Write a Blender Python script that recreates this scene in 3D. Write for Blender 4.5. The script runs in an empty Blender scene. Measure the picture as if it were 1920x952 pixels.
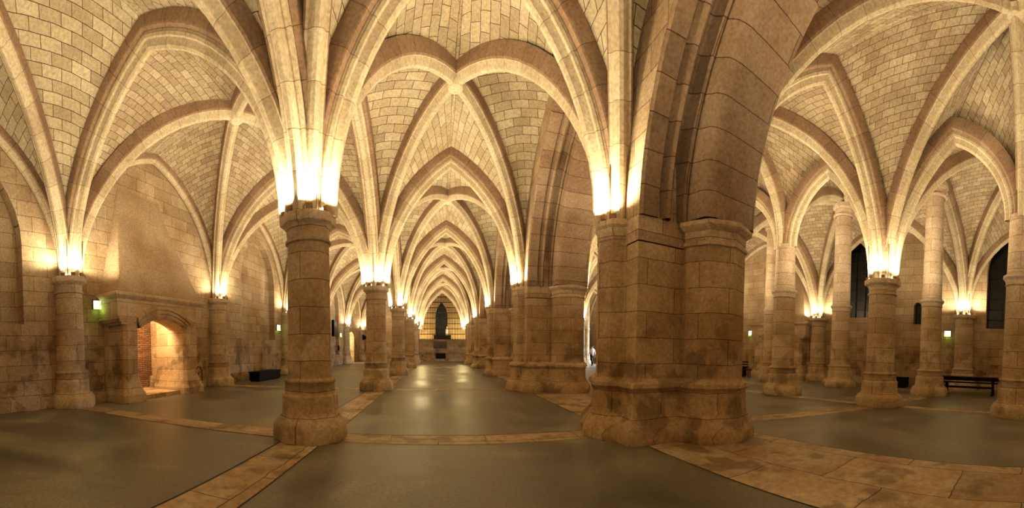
import bpy, math, random
from mathutils import Vector, noise
random.seed(7)
PI = math.pi
COL = bpy.context.scene.collection
V = Vector

# ------------------------------------------------------------------ mesh helper
class MB:
    def __init__(s):
        s.v = []; s.f = []; s.uv = []; s.mi = []; s.cur = 0
    def add(s, p):
        s.v.append((p[0], p[1], p[2])); return len(s.v) - 1
    def face(s, idx, uvs):
        s.f.append(tuple(idx)); s.uv.extend(uvs); s.mi.append(s.cur)
    def quad(s, a, b, c, d, uvs):
        s.face([s.add(a), s.add(b), s.add(c), s.add(d)], uvs)
    def grid(s, rows, uvrows, closed=False, alt=()):
        """rows: list of point lists of equal length; faces between neighbours"""
        ids = [[s.add(p) for p in r] for r in rows]
        n = len(rows[0])
        for i in range(len(rows) - 1):
            for j in range(n if closed else n - 1):
                k = (j + 1) % n
                u = uvrows[i]; w = uvrows[i + 1]; s.cur = 1 if j in alt else 0
                k2 = j + 1
                s.face([ids[i][j], ids[i][k], ids[i + 1][k], ids[i + 1][j]], [u[j], u[k2], w[k2], w[j]])
        return ids
    def box(s, x0, x1, y0, y1, z0, z1):
        c = [(x, y, z) for z in (z0, z1) for y in (y0, y1) for x in (x0, x1)]
        i = [s.add(p) for p in c]
        dx, dy, dz = x1 - x0, y1 - y0, z1 - z0
        for q, a, b in (((0, 2, 3, 1), 'y', 'x'), ((4, 5, 7, 6), 'x', 'y'), ((0, 1, 5, 4), 'x', 'z'), ((1, 3, 7, 5), 'y', 'z'), ((3, 2, 6, 7), 'x', 'z'), ((2, 0, 4, 6), 'y', 'z')):
            k = {'x': 0, 'y': 1, 'z': 2}
            s.face([i[t] for t in q], [(c[t][k[a]], c[t][k[b]]) for t in q])
    def tube(s, p0, p1, r, n=8, r1=None):
        p0 = V(p0); p1 = V(p1); d = (p1 - p0).normalized()
        a = d.orthogonal().normalized(); b = d.cross(a); r1 = r if r1 is None else r1
        R = [[p + (a * math.cos(2 * PI * j / n) + b * math.sin(2 * PI * j / n)) * q for j in range(n)] for p, q in ((p0, r), (p1, r1))]
        L = (p1 - p0).length
        ids = s.grid(R, [[(j * .1, 0) for j in range(n + 1)], [(j * .1, L) for j in range(n + 1)]], True)
        s.face(ids[0][::-1], [(0, 0)] * n); s.face(ids[1], [(0, 0)] * n)
    def path(s, pts, r, n=8):
        pts = [V(p) for p in pts]
        rows = []
        for i, p in enumerate(pts):
            d = (pts[min(i + 1, len(pts) - 1)] - pts[max(i - 1, 0)]).normalized()
            a = d.cross(V((0.31, 0.17, 0.93))).normalized(); b = d.cross(a)
            rows.append([p + (a * math.cos(2 * PI * j / n) + b * math.sin(2 * PI * j / n)) * r for j in range(n)])
        ids = s.grid(rows, [[(j * .1, i * .1) for j in range(n + 1)] for i in range(len(pts))], True)
        s.face(ids[0][::-1], [(0, 0)] * n); s.face(ids[-1], [(0, 0)] * n)
    def build(s, name, mat, parent=None, sharp=35, smooth=True, loc=None):
        me = bpy.data.meshes.new(name)
        me.from_pydata(s.v, [], s.f)
        uv = me.uv_layers.new(name='UVMap')
        flat = [c for t in s.uv for c in t]
        uv.data.foreach_set('uv', flat)
        for q in (mat if isinstance(mat, (list, tuple)) else [mat]): me.materials.append(q)
        if any(s.mi): me.polygons.foreach_set('material_index', s.mi)
        if smooth:
            me.polygons.foreach_set('use_smooth', [True] * len(me.polygons))
            me.set_sharp_from_angle(angle=math.radians(sharp))
        me.update()
        o = bpy.data.objects.new(name, me)
        COL.objects.link(o)
        if parent: o.parent = parent
        if loc: o.location = loc
        return o

def tag(o, label, cat, group=None, kind=None):
    o['label'] = label
    if cat: o['category'] = cat
    if group: o['group'] = group
    if kind: o['kind'] = kind
    return o
def thing(name, label, cat, loc=(0, 0, 0), group=None, rz=0):
    o = bpy.data.objects.new(name, None); COL.objects.link(o)
    o.location = loc; o.rotation_euler = (0, 0, rz); o.empty_display_size = .2
    return tag(o, label, cat, group)
def struct(o):
    o['kind'] = 'structure'; return o

# ------------------------------------------------------------------ materials
def lin(r, g, b):
    f = lambda c: (c / 255 / 12.92) if c / 255 <= .04045 else ((c / 255 + .055) / 1.055) ** 2.4
    return (f(r), f(g), f(b), 1)
def newmat(name):
    m = bpy.data.materials.new(name); m.use_nodes = True
    nt = m.node_tree; b = nt.nodes['Principled BSDF']
    return m, nt, b
def stone(name, c1, c2, mortar, bw=.8, bh=.38, ms=.008, rough=.9, stain=.35, bump=.5, offset=.5, fine=18, warp=.012, dirt=0.0, tint=(1.0, .78, .55)):
    def ds(c, k=.22):
        y = .3 * c[0] + .59 * c[1] + .11 * c[2]; return (c[0] + (y - c[0]) * k, c[1] + (y - c[1]) * k, c[2] + (y - c[2]) * k, 1)
    c1 = ds(c1); c2 = ds(c2)
    m, nt, b = newmat(name); N = nt.nodes; L = nt.links
    uv = N.new('ShaderNodeUVMap'); uv.uv_map = 'UVMap'
    geo = N.new('ShaderNodeNewGeometry')
    nz = N.new('ShaderNodeTexNoise'); nz.inputs['Scale'].default_value = 2.3; nz.inputs['Detail'].default_value = 3
    L.new(geo.outputs['Position'], nz.inputs['Vector'])
    sub = N.new('ShaderNodeVectorMath'); sub.operation = 'SUBTRACT'; sub.inputs[1].default_value = (.5, .5, .5)
    L.new(nz.outputs['Color'], sub.inputs[0])
    sc = N.new('ShaderNodeVectorMath'); sc.operation = 'SCALE'; sc.inputs['Scale'].default_value = warp * 4
    L.new(sub.outputs[0], sc.inputs[0])
    ad = N.new('ShaderNodeVectorMath'); ad.operation = 'ADD'
    L.new(uv.outputs[0], ad.inputs[0]); L.new(sc.outputs[0], ad.inputs[1])
    br = N.new('ShaderNodeTexBrick'); br.offset = offset
    br.inputs['Color1'].default_value = c1; br.inputs['Color2'].default_value = c2; br.inputs['Mortar'].default_value = mortar
    br.inputs['Scale'].default_value = 1; br.inputs['Mortar Size'].default_value = ms; br.inputs['Mortar Smooth'].default_value = .25
    br.inputs['Brick Width'].default_value = bw; br.inputs['Row Height'].default_value = bh; br.inputs['Bias'].default_value = -.1
    L.new(ad.outputs[0], br.inputs['Vector'])
    n1 = N.new('ShaderNodeTexNoise'); n1.inputs['Scale'].default_value = .9; n1.inputs['Detail'].default_value = 6; n1.inputs['Roughness'].default_value = .62
    L.new(geo.outputs['Position'], n1.inputs['Vector'])
    rp = N.new('ShaderNodeMapRange'); rp.inputs[1].default_value = .38; rp.inputs[2].default_value = .66
    rp.inputs[3].default_value = 0; rp.inputs[4].default_value = stain
    L.new(n1.outputs[0], rp.inputs[0])
    mx = N.new('ShaderNodeMix'); mx.data_type = 'RGBA'; mx.blend_type = 'MULTIPLY'
    L.new(rp.outputs[0], mx.inputs[0]); L.new(br.outputs['Color'], mx.inputs[6]); mx.inputs[7].default_value = (tint[0] * .62, tint[1] * .62, tint[2] * .62, 1)
    n2 = N.new('ShaderNodeTexNoise'); n2.inputs['Scale'].default_value = fine; n2.inputs['Detail'].default_value = 5; n2.inputs['Roughness'].default_value = .7
    L.new(geo.outputs['Position'], n2.inputs['Vector'])
    r2 = N.new('ShaderNodeMapRange'); r2.inputs[1].default_value = .3; r2.inputs[2].default_value = .7; r2.inputs[3].default_value = .64; r2.inputs[4].default_value = 1.2
    L.new(n2.outputs[0], r2.inputs[0])
    m2 = N.new('ShaderNodeMix'); m2.data_type = 'RGBA'; m2.blend_type = 'MULTIPLY'; m2.inputs[0].default_value = 1
    L.new(mx.outputs[2], m2.inputs[6]); L.new(r2.outputs[0], m2.inputs[7])
    out = m2.outputs[2]
    if dirt:   # worn grey patches and damp marks low on the old stone
        n3 = N.new('ShaderNodeTexNoise'); n3.inputs['Scale'].default_value = 1.6; n3.inputs['Detail'].default_value = 7
        L.new(geo.outputs['Position'], n3.inputs['Vector'])
        r3 = N.new('ShaderNodeMapRange'); r3.inputs[1].default_value = .53; r3.inputs[2].default_value = .6; r3.inputs[4].default_value = dirt
        L.new(n3.outputs[0], r3.inputs[0])
        sp = N.new('ShaderNodeSeparateXYZ'); L.new(geo.outputs['Position'], sp.inputs[0])
        rz = N.new('ShaderNodeMapRange'); rz.inputs[1].default_value = 1.2; rz.inputs[2].default_value = 2.6; rz.inputs[3].default_value = 1; rz.inputs[4].default_value = .15
        L.new(sp.outputs[2], rz.inputs[0])
        ml = N.new('ShaderNodeMath'); ml.operation = 'MULTIPLY'; L.new(r3.outputs[0], ml.inputs[0]); L.new(rz.outputs[0], ml.inputs[1])
        m3 = N.new('ShaderNodeMix'); m3.data_type = 'RGBA'; m3.blend_type = 'MULTIPLY'
        L.new(ml.outputs[0], m3.inputs[0]); L.new(out, m3.inputs[6]); m3.inputs[7].default_value = (.45, .42, .4, 1)
        out = m3.outputs[2]
    L.new(out, b.inputs['Base Color'])
    b.inputs['Roughness'].default_value = rough
    b.inputs['Specular IOR Level'].default_value = .2
    bp = N.new('ShaderNodeBump'); bp.inputs['Strength'].default_value = bump; bp.inputs['Distance'].default_value = .02
    inv = N.new('ShaderNodeMath'); inv.operation = 'MULTIPLY_ADD'; inv.inputs[1].default_value = -1.0
    L.new(br.outputs['Fac'], inv.inputs[0])
    hm = N.new('ShaderNodeMath'); hm.operation = 'MULTIPLY'; hm.inputs[1].default_value = .9
    L.new(n2.outputs[0], hm.inputs[0]); L.new(hm.outputs[0], inv.inputs[2])
    L.new(inv.outputs[0], bp.inputs['Height']); L.new(bp.outputs[0], b.inputs['Normal'])
    return m
def plain(name, col, rough=.6, metal=0, emit=None, es=0, spec=.3):
    m, nt, b = newmat(name)
    nz = nt.nodes.new('ShaderNodeTexNoise'); nz.inputs['Scale'].default_value = 30; nz.inputs['Detail'].default_value = 4
    mp = nt.nodes.new('ShaderNodeMapRange'); mp.inputs[3].default_value = .8; mp.inputs[4].default_value = 1.15
    nt.links.new(nz.outputs[0], mp.inputs[0])
    mx = nt.nodes.new('ShaderNodeMix'); mx.data_type = 'RGBA'; mx.blend_type = 'MULTIPLY'; mx.inputs[0].default_value = 1
    mx.inputs[6].default_value = col; nt.links.new(mp.outputs[0], mx.inputs[7]); nt.links.new(mx.outputs[2], b.inputs['Base Color'])
    b.inputs['Roughness'].default_value = rough; b.inputs['Metallic'].default_value = metal
    b.inputs['Specular IOR Level'].default_value = spec
    if emit:
        b.inputs['Emission Color'].default_value = emit; b.inputs['Emission Strength'].default_value = es
    return m

M = {}
M['wall'] = stone('wall_limestone', lin(188, 160, 112), lin(162, 134, 90), lin(120, 96, 66), .85, .39, .008, stain=.75, dirt=.8, bump=.6)
M['web'] = stone('vault_limestone', lin(192, 173, 126), lin(162, 139, 96), lin(66, 50, 32), .47, .235, .0075, stain=.4, bump=.35, warp=.008)
M['websmall'] = stone('small_vault_limestone', lin(184, 163, 118), lin(154, 128, 90), lin(90, 72, 46), .34, .17, .007, stain=.5, bump=.35, warp=.006)
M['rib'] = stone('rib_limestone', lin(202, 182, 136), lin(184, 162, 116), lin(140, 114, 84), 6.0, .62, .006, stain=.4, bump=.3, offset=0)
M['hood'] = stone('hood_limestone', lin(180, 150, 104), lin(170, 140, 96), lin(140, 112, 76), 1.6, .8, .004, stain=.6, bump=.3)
M['band'] = stone('shaded_rib_limestone', lin(156, 122, 82), lin(138, 106, 70), lin(100, 76, 54), 6.0, .62, .006, stain=.5, bump=.3, offset=0)  # rib stone browned to paint shade onto the side faces
M['column'] = stone('column_limestone', lin(208, 182, 142), lin(186, 159, 120), lin(118, 96, 70), 1.3, .42, .006, stain=.6, dirt=.6, bump=.5)
M['pier'] = stone('pier_limestone', lin(212, 184, 140), lin(188, 158, 116), lin(118, 96, 70), 1.05, .41, .006, stain=.75, dirt=.75, bump=.6)
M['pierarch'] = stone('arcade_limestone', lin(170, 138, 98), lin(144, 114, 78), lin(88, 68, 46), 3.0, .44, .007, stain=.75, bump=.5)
M['brick'] = stone('old_hearth_brick', lin(172, 126, 84), lin(132, 94, 64), lin(62, 46, 34), .28, .07, .008, stain=.8, bump=1, warp=.02)
M['strip'] = stone('pale_paving_stone', lin(204, 182, 146), lin(176, 154, 122), lin(84, 74, 60), 1.5, .95, .008, rough=.5, stain=1, bump=.35, warp=.03, fine=9, dirt=.8)
M['iron'] = plain('wrought_iron', lin(26, 23, 20), .5, .6)
M['black'] = plain('black_painted_wood', lin(11, 10, 10), .7, spec=.12)
M['rod'] = plain('brown_metal_rod', lin(96, 76, 50), .4, .7)
M['block'] = plain('lamp_housing', lin(128, 92, 56), .6, .1)
M['glow'] = plain('lit_lamp_lens', (1, .9, .7, 1), .4, 0, (1, .84, .58, 1), 12)
M['darkglass'] = plain('night_window_glass', lin(14, 12, 11), .25)
M['relief'] = plain('carved_grey_stone', lin(96, 84, 66), .9)
M['white'] = plain('white_shirt', lin(225, 225, 228), .8)
M['navy'] = plain('dark_trousers', lin(22, 24, 32), .8)
M['skin'] = plain('skin', lin(200, 150, 120), .6)
M['hair'] = plain('dark_hair', lin(30, 22, 18), .7)
M['signwhite'] = plain('sign_white', (1, 1, 1, 1), .4, 0, (.92, 1, .62, 1), 1.6)
M['signgreen'] = plain('sign_green', lin(60, 150, 60), .4, 0, (.22, .75, .12, 1), .9)
M['signglow'] = plain('sign_diffuser', lin(140, 220, 80), .4, 0, (.45, 1, .16, 1), 1.5)
M['grey'] = plain('grey_box', lin(70, 64, 56), .6)
M['red'] = plain('extinguisher_red', lin(150, 60, 44), .4)

# floor: worn dark screed
def floor_mat():
    m, nt, b = newmat('worn_dark_screed'); N = nt.nodes; L = nt.links
    geo = N.new('ShaderNodeNewGeometry')
    n1 = N.new('ShaderNodeTexNoise'); n1.inputs['Scale'].default_value = .55; n1.inputs['Detail'].default_value = 8; n1.inputs['Roughness'].default_value = .6; n1.inputs['Distortion'].default_value = .6
    L.new(geo.outputs['Position'], n1.inputs['Vector'])
    cr = N.new('ShaderNodeValToRGB'); e = cr.color_ramp.elements
    e[0].position = .36; e[0].color = lin(80, 79, 70); e[1].position = .66; e[1].color = lin(138, 134, 114)
    k = cr.color_ramp.elements.new(.52); k.color = lin(104, 101, 88)
    L.new(n1.outputs[0], cr.inputs[0])
    n2 = N.new('ShaderNodeTexNoise'); n2.inputs['Scale'].default_value = 26; n2.inputs['Detail'].default_value = 6; n2.inputs['Roughness'].default_value = .75
    L.new(geo.outputs['Position'], n2.inputs['Vector'])
    mp = N.new('ShaderNodeMapRange'); mp.inputs[1].default_value = .3; mp.inputs[2].default_value = .7; mp.inputs[3].default_value = .55; mp.inputs[4].default_value = 1.35
    L.new(n2.outputs[0], mp.inputs[0])
    mx = N.new('ShaderNodeMix'); mx.data_type = 'RGBA'; mx.blend_type = 'MULTIPLY'; mx.inputs[0].default_value = 1
    L.new(cr.outputs[0], mx.inputs[6]); L.new(mp.outputs[0], mx.inputs[7]); L.new(mx.outputs[2], b.inputs['Base Color'])
    r = N.new('ShaderNodeMapRange'); r.inputs[1].default_value = .35; r.inputs[2].default_value = .7; r.inputs[3].default_value = .32; r.inputs[4].default_value = .55
    L.new(n1.outputs[0], r.inputs[0]); L.new(r.outputs[0], b.inputs['Roughness'])
    b.inputs['Specular IOR Level'].default_value = .5
    bp = N.new('ShaderNodeBump'); bp.inputs['Strength'].default_value = .15; bp.inputs['Distance'].default_value = .01
    L.new(n2.outputs[0], bp.inputs['Height']); L.new(bp.outputs[0], b.inputs['Normal'])
    return m
M['floor'] = floor_mat()
M['joint'] = plain('dark_floor_joint', lin(38, 34, 28), .8)

# ------------------------------------------------------------------ plan of the hall (metres; rows run away from the camera along +Y)
RY = [-8.5, -3.0, 5.7, 12.8, 19.9, 27.0, 34.0, 41.0]
CAP = 3.51                      # springing of the free columns
XW, XA, XP, XQ, XR = -8.7, -2.15, 2.98, 4.85, 17.5
Wc = [(XW + .08, y, 3.48) for y in RY]
Ac = [(XA, y, CAP) for y in RY]
Pc = [(XP, y, CAP) for y in RY]
Qc = [(XQ, y, CAP) for y in RY]
Ac[2] = (XA + .1, RY[2], CAP)
Lc = [(10.1, -8.5, 3.6), (10.1, -4.0, 3.6), (10.12, 4.12, 3.6), (10.3, 11.5, 3.6), (10.4, 19.2, 3.6), (10.5, 26.5, 3.6), (10.5, 33.8, 3.6), (10.5, 41, 3.6)]
Rc = [(XR - .08, -8.5, 3.45), (XR - .08, -5.0, 3.45), (XR - .08, 2.9, 3.45), (XR - .08, 10.8, 3.35), (XR - .08, 18.6, 3.45), (XR - .08, 26.2, 3.45), (XR - .08, 33.6, 3.45), (XR - .08, 41, 3.45)]
S0 = (9.78, .17, 5.1)
S2 = (10.5, 7.95, 5.1)
ORD = ['ninth', 'eighth', 'sixth', 'fifth', 'fourth', 'third', 'second', 'first']   # counted from the iron-grille end wall
ORD = ['eighth', 'seventh', 'sixth', 'fifth', 'fourth', 'third', 'second', 'first']

# ------------------------------------------------------------------ arcs
def arc(P, Q, tau):
    """point on the half arc springing vertically at P and rising to Q, at height fraction tau; plus outward normal"""
    P = V(P); Q = V(Q); d = V((Q.x - P.x, Q.y - P.y, 0)); s = d.length; d.normalize(); h = Q.z - P.z
    if h >= s * 1.08:
        R = (s * s + h * h) / (2 * s); r = h * tau
        x = R - math.sqrt(max(R * R - r * r, 0)); nx = -(R - x) / R; nz = r / R
    else:
        pw = 1.84; tt = min(tau, 1); a = max(1 - tt ** pw, 0) ** (1 / pw); x = s * (1 - a); r = h * tt
        g = V((a ** (pw - 1) / s, tt ** (pw - 1) / h)).normalized(); nx = -g.x; nz = g.y
    return P + d * x + V((0, 0, r)), V((d.x * nx, d.y * nx, nz)), d
TAUS = lambda n, e=1.0: [math.sin(PI / 2 * k / n) ** e for k in range(n + 1)]
def half(P, Q, n=14):
    h = Q[2] - P[2]; s = math.hypot(Q[0] - P[0], Q[1] - P[1])
    if h >= s * 1.08:      # even steps in angle
        R = (s * s + h * h) / (2 * s); am = math.asin(min(1, h / R))
        return [arc(P, Q, R * math.sin(am * k / n) / h) for k in range(n + 1)]
    return [arc(P, Q, math.sin(PI / 2 * (k / n)) ** 1.09) for k in range(n + 1)]

def sweep(mb, pts, prof, alt=()):
    """pts: (pos, N, S, scaleN); prof: (s, n) n>0 outward"""
    pl = [0]
    for a, b in zip(prof, prof[1:]): pl.append(pl[-1] + math.hypot(b[0] - a[0], b[1] - a[1]))
    rows = []; uvs = []; t = 0; last = None
    for pos, Nn, S, sc in pts:
        if last is not None: t += (pos - last).length
        last = pos
        rows.append([pos + S * a + Nn * (b * sc) for a, b in prof])
        uvs.append([(q, t) for q in pl])
    mb.grid(rows, uvs, alt=alt)
    # end caps are buried in stone
def arch_path(P, Q, A, n=14):
    """P -> apex A -> Q"""
    h1 = half(P, A, n); h2 = half(Q, A, n)
    pts = []
    d1 = h1[0][2]; S1 = V((-d1.y, d1.x, 0))
    d2 = h2[0][2]; S2_ = V((d2.y, -d2.x, 0))
    for p, N, d in h1[:-1]: pts.append((p, N, S1, 1))
    na = (h1[-1][1] + h2[-1][1]).normalized(); c = max(.5, na.dot(h1[-1][1]))
    pts.append((h1[-1][0], na, (S1 + S2_).normalized(), 1 / c))
    for p, N, d in reversed(h2[:-1]): pts.append((p, N, S2_, 1))
    return pts

# cross-sections (side, outward)
RIB = [(-.19, .08), (-.19, -.17), (-.165, -.2), (-.125, -.2), (-.12, -.215), (-.10, -.245), (-.095, -.275), (-.06, -.325), (0, -.345), (.06, -.325), (.095, -.275), (.10, -.245), (.12, -.215), (.125, -.2), (.165, -.2), (.19, -.17), (.19, .08)]
ARCH = [(-.27, .08), (-.27, -.12), (-.25, -.15), (-.17, -.18), (-.165, -.2), (-.18, -.225), (-.165, -.265), (-.12, -.275), (-.10, -.265), (-.085, -.30), (-.07, -.36), (-.03, -.39), (.03, -.39), (.07, -.36), (.085, -.30), (.10, -.265), (.12, -.275), (.165, -.265), (.18, -.225), (.165, -.2), (.17, -.18), (.25, -.15), (.27, -.12), (.27, .08)]
FORM = [(-.16, .08), (-.16, -.1), (-.12, -.13), (-.09, -.13), (-.08, -.19), (-.04, -.235), (.04, -.235), (.08, -.19), (.09, -.13), (.12, -.13), (.16, -.1), (.16, .08)]

RIB = [(a, b * 1.15) for a, b in RIB]; ARCH = [(a, b * 1.25) for a, b in ARCH]
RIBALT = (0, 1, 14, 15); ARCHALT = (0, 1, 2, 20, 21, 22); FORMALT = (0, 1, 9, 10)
# ------------------------------------------------------------------ vault bays
ARCHES = {}     # key -> apex
def cell_half(mb, C, A, K, flip, off):
    n = 12; m = 5; taus = TAUS(n)
    rows = []; uvs = []; v = 0; last = None
    for t in taus:
        a = arc(C, A, t)[0]; k = arc(C, K, t)[0]
        w = (k - a).length
        mid = (a + k) / 2
        if last is not None: v += (mid - last).length
        last = mid
        row = []; ur = []
        for j in range(m + 1):
            f = j / m
            p = a.lerp(k, f); p = p + V((0, 0, .13 * math.sin(PI * f) * t))
            row.append(p); ur.append(((f - .5) * w * (1 if flip else -1) + off, v))
        rows.append(row); uvs.append(ur)
    mb.grid(rows, uvs)
def bay(corners, apexes, K, small=False, label=''):
    """corners in order; apexes[i] lies between corners i and i+1; K keystone (path height)"""
    mb = MB(); n = len(corners)
    for i in range(n):
        a = corners[i]; b = corners[(i + 1) % n]; ap = apexes[i]
        off = random.random() * 5
        cell_half(mb, a, ap, K, True, off); cell_half(mb, b, ap, K, False, off)
    struct(mb.build('ceiling', M['websmall' if small else 'web'], sharp=20))
    t = thing('vault_ribs', 'crossing diagonal ribs ' + label, 'vault ribs', (K[0], K[1], K[2]), 'rib crosses of the vaulted bays')
    for c in corners:
        pts = half(c, K, 16); rb = MB()
        S = V((-pts[0][2].y, pts[0][2].x, 0))
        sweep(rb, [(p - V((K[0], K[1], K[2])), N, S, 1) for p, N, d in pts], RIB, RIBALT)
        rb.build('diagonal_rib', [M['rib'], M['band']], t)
    kb = MB()
    prof = [(.12, -.45), (.18, -.42), (.2, -.36), (.2, -.1), (.18, .02)]
    kb.grid([[(r * math.cos(2 * PI * j / 20), r * math.sin(2 * PI * j / 20), z) for j in range(20)] for r, z in prof], [[(j * .08, z) for j in range(21)] for r, z in prof], True)
    kb.face([kb.add((.12 * math.cos(2 * PI * j / 20), .12 * math.sin(2 * PI * j / 20), -.45)) for j in range(20)], [(.5, .3)] * 20)
    kb.build('keystone', M['rib'], t)
def put_arch(a, b, ap, prof, label, name='pointed_arch', group='moulded arches between the vault bays'):
    key = (round(ap[0], 2), round(ap[1], 2))
    if key in ARCHES: return
    ARCHES[key] = 1
    mb = MB(); o = V(ap)
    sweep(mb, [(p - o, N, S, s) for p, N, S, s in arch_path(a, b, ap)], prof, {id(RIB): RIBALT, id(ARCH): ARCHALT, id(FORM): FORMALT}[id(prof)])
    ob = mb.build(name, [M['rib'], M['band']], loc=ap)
    tag(ob, label, 'arch', group)
def mid(a, b, z): return ((a[0] + b[0]) / 2, (a[1] + b[1]) / 2, z)

bayno = ['over the seventh bay', 'over the sixth bay', 'over the fifth bay', 'over the fourth bay', 'over the third bay', 'over the second bay', 'over the first bay']
NAVE = {1: 'in the fireplace aisle', 2: 'in the grille aisle', 3: 'behind the great piers', 4: 'along the window wall'}
for i in range(0, 7):
    # aisle 1
    W0, W1, A0, A1, P0, P1, Q0, Q1, L0, L1, R0, R1 = Wc[i], Wc[i + 1], Ac[i], Ac[i + 1], Pc[i], Pc[i + 1], Qc[i], Qc[i + 1], Lc[i], Lc[i + 1], Rc[i], Rc[i + 1]
    tr = lambda a, b, z: mid(a, b, z)
    H = 8.05
    tA0, tA1 = tr(W0, A0, 8.12), tr(W1, A1, 8.12)
    wl = tr(W0, W1, 7.95); la = tr(A0, A1, 8.0)
    k1 = ((XW + XA) / 2, (RY[i] + RY[i + 1]) / 2, 8.3)
    bay([W0, A0, A1, W1], [tA0, la, tA1, wl], k1, i == 2, label=bayno[i] + ' from the grille ' + NAVE[1])
    put_arch(W1, A1, tA1, ARCH, 'transverse arch across the fireplace aisle, at the %s column from the grille' % ORD[i + 1])
    put_arch(W0, W1, wl, FORM, 'slim wall arch framing the %s bay from the grille on the fireplace wall' % ORD[i + 1], 'wall_arch', 'slim arches against the walls')
    put_arch(A0, A1, la, ARCH, 'lengthwise arch over the round column row, %s bay from the grille wall' % ORD[i + 1])
    # aisle 2
    t0, t1 = tr(A0, P0, 8.05), tr(A1, P1, 8.05); lp = tr(P0, P1, 8.75 if i == 1 else 8.35)
    k2 = ((XA + XP) / 2, (RY[i] + RY[i + 1]) / 2, 8.7 if i == 1 else 8.12)
    bay([A0, P0, P1, A1], [t0, lp, t1, la], k2, label=bayno[i] + ' from the grille ' + NAVE[2])
    put_arch(A1, P1, t1, ARCH, 'moulded transverse arch across the central aisle, %s in line from the iron grille' % ORD[i + 1])
    # aisle 3
    z3 = {1: 8.6, 0: 8.6}
    def q_ap(k): return (7.86, 4.87, 8.6) if k == 2 else mid(Qc[k], Lc[k], 8.6 if k == 1 else 8.3)
    q0 = q_ap(i); q1 = q_ap(i + 1)
    lq = tr(Q0, Q1, 8.4)
    if i == 1:
        k3 = (7.95, .45, 9.15); cs = [Q0, L0, S0, L1, Q1]; aps = [q0, tr(L0, S0, 7.75), tr(S0, L1, 7.75), q1, lq]
    elif i == 2:
        k3 = (7.95, 8.4, 8.9); cs = [Q0, L0, S2, L1, Q1]; aps = [q0, tr(L0, S2, 7.6), tr(S2, L1, 7.6), q1, lq]
    else:
        k3 = ((XQ + L0[0]) / 2, (Q0[1] + Q1[1] + L0[1] + L1[1]) / 4, 8.6); cs = [Q0, L0, L1, Q1]; aps = [q0, tr(L0, L1, 8.0), q1, lq]
    bay(cs, aps, k3, True, label=bayno[i] + ' from the grille ' + NAVE[3])
    put_arch(Q1, L1, q1, ARCH, 'moulded transverse arch of the aisle behind the great piers, %s from the grille wall' % ORD[i + 1])
    Lm = cs[1:-1]
    for j in range(len(Lm) - 1):
        put_arch(Lm[j], Lm[j + 1], aps[1 + j], ARCH, 'lengthwise arch behind the great piers, %s bay from the grille, %s span' % (ORD[i + 1], ['farther', 'nearer'][j % 2]))
    # aisle 4
    def r_ap(k):
        if k == 3: return (14.62, 11.95, 8.5)
        return mid(Lc[k], Rc[k], 8.45)
    r0, r1 = r_ap(i), r_ap(i + 1)
    wr = tr(R0, R1, 8.1)
    k4 = {1: (13.8, .3, 8.95), 2: (14.8, 8.0, 8.5)}.get(i, ((L0[0] + XR) / 2, (L0[1] + L1[1] + R0[1] + R1[1]) / 4, 8.6))
    bay(list(reversed(Lm)) + [R0, R1], list(reversed(aps[1:-2])) + [r0, wr, r1], k4, True, label=bayno[i] + ' from the grille ' + NAVE[4])
    put_arch(L1, R1, r1, ARCH, 'moulded transverse arch of the window aisle, %s from the grille wall' % ORD[i + 1])
    put_arch(R0, R1, wr, FORM, 'slim wall arch framing the %s bay from the grille on the window wall' % ORD[i + 1], 'wall_arch', 'slim arches against the walls')

# ------------------------------------------------------------------ columns
def octr(phi, R, rot=PI / 8):
    a = (phi + rot) % (PI / 4) - PI / 8
    return R * math.cos(PI / 8) / math.cos(a) * 1.04
def loft(prof, n=48, seed=0, wear=0.0, rot=PI / 8, mod=None):
    """prof: (z, r, octagon-ness)"""
    mb = MB(); rows = []; uvs = []; v = prof[0][0]; lz = None
    for z, r, o in prof:
        if lz is not None: v += math.hypot(z - lz[0], r - lz[1])
        lz = (z, r)
        row = []
        for j in range(n):
            ph = 2 * PI * j / n
            q = r * (1 - o) + octr(ph, r, rot) * o
            if wear and z < 1.0:
                w = noise.noise(V((math.cos(ph) * 2.2 + seed * 7.1, math.sin(ph) * 2.2, z * 3 + seed)))
                q += wear * w * (1 if z < .8 else .3)
            row.append((q * math.cos(ph), q * math.sin(ph), z))
        rows.append(row); uvs.append([(2 * PI * j / n * .42, v) for j in range(n + 1)])
    ids = mb.grid(rows, uvs, True)
    mb.face(ids[-1], [(rows[-1][j][0], rows[-1][j][1]) for j in range(n)])
    return mb
def subdiv(prof, step=.09):
    out = [prof[0]]
    for a, b in zip(prof, prof[1:]):
        k = max(1, int(abs(b[0] - a[0]) / step))
        for i in range(1, k + 1):
            f = i / k; out.append((a[0] + (b[0] - a[0]) * f, a[1] + (b[1] - a[1]) * f, a[2] + (b[2] - a[2]) * f))
    return out
BASE = [(0, .60, 1), (.06, .615, 1), (.24, .60, 1), (.30, .57, 1), (.39, .485, 1), (.42, .465, 1), (.69, .455, 1), (.715, .45, 1), (.73, .425, .9), (.76, .42, .7), (.90, .415, .4), (.925, .44, .1), (.95, .44, 0), (.985, .40, 0)]
def cap_profile(z):
    return [(z - .42, .35, 0), (z - .40, .385, 0), (z - .36, .385, 0), (z - .34, .355, 0), (z - .20, .36, .5), (z - .15, .39, 1), (z - .11, .45, 1), (z - .09, .46, 1), (z + .02, .46, 1), (z + .04, .43, 1)]
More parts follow.
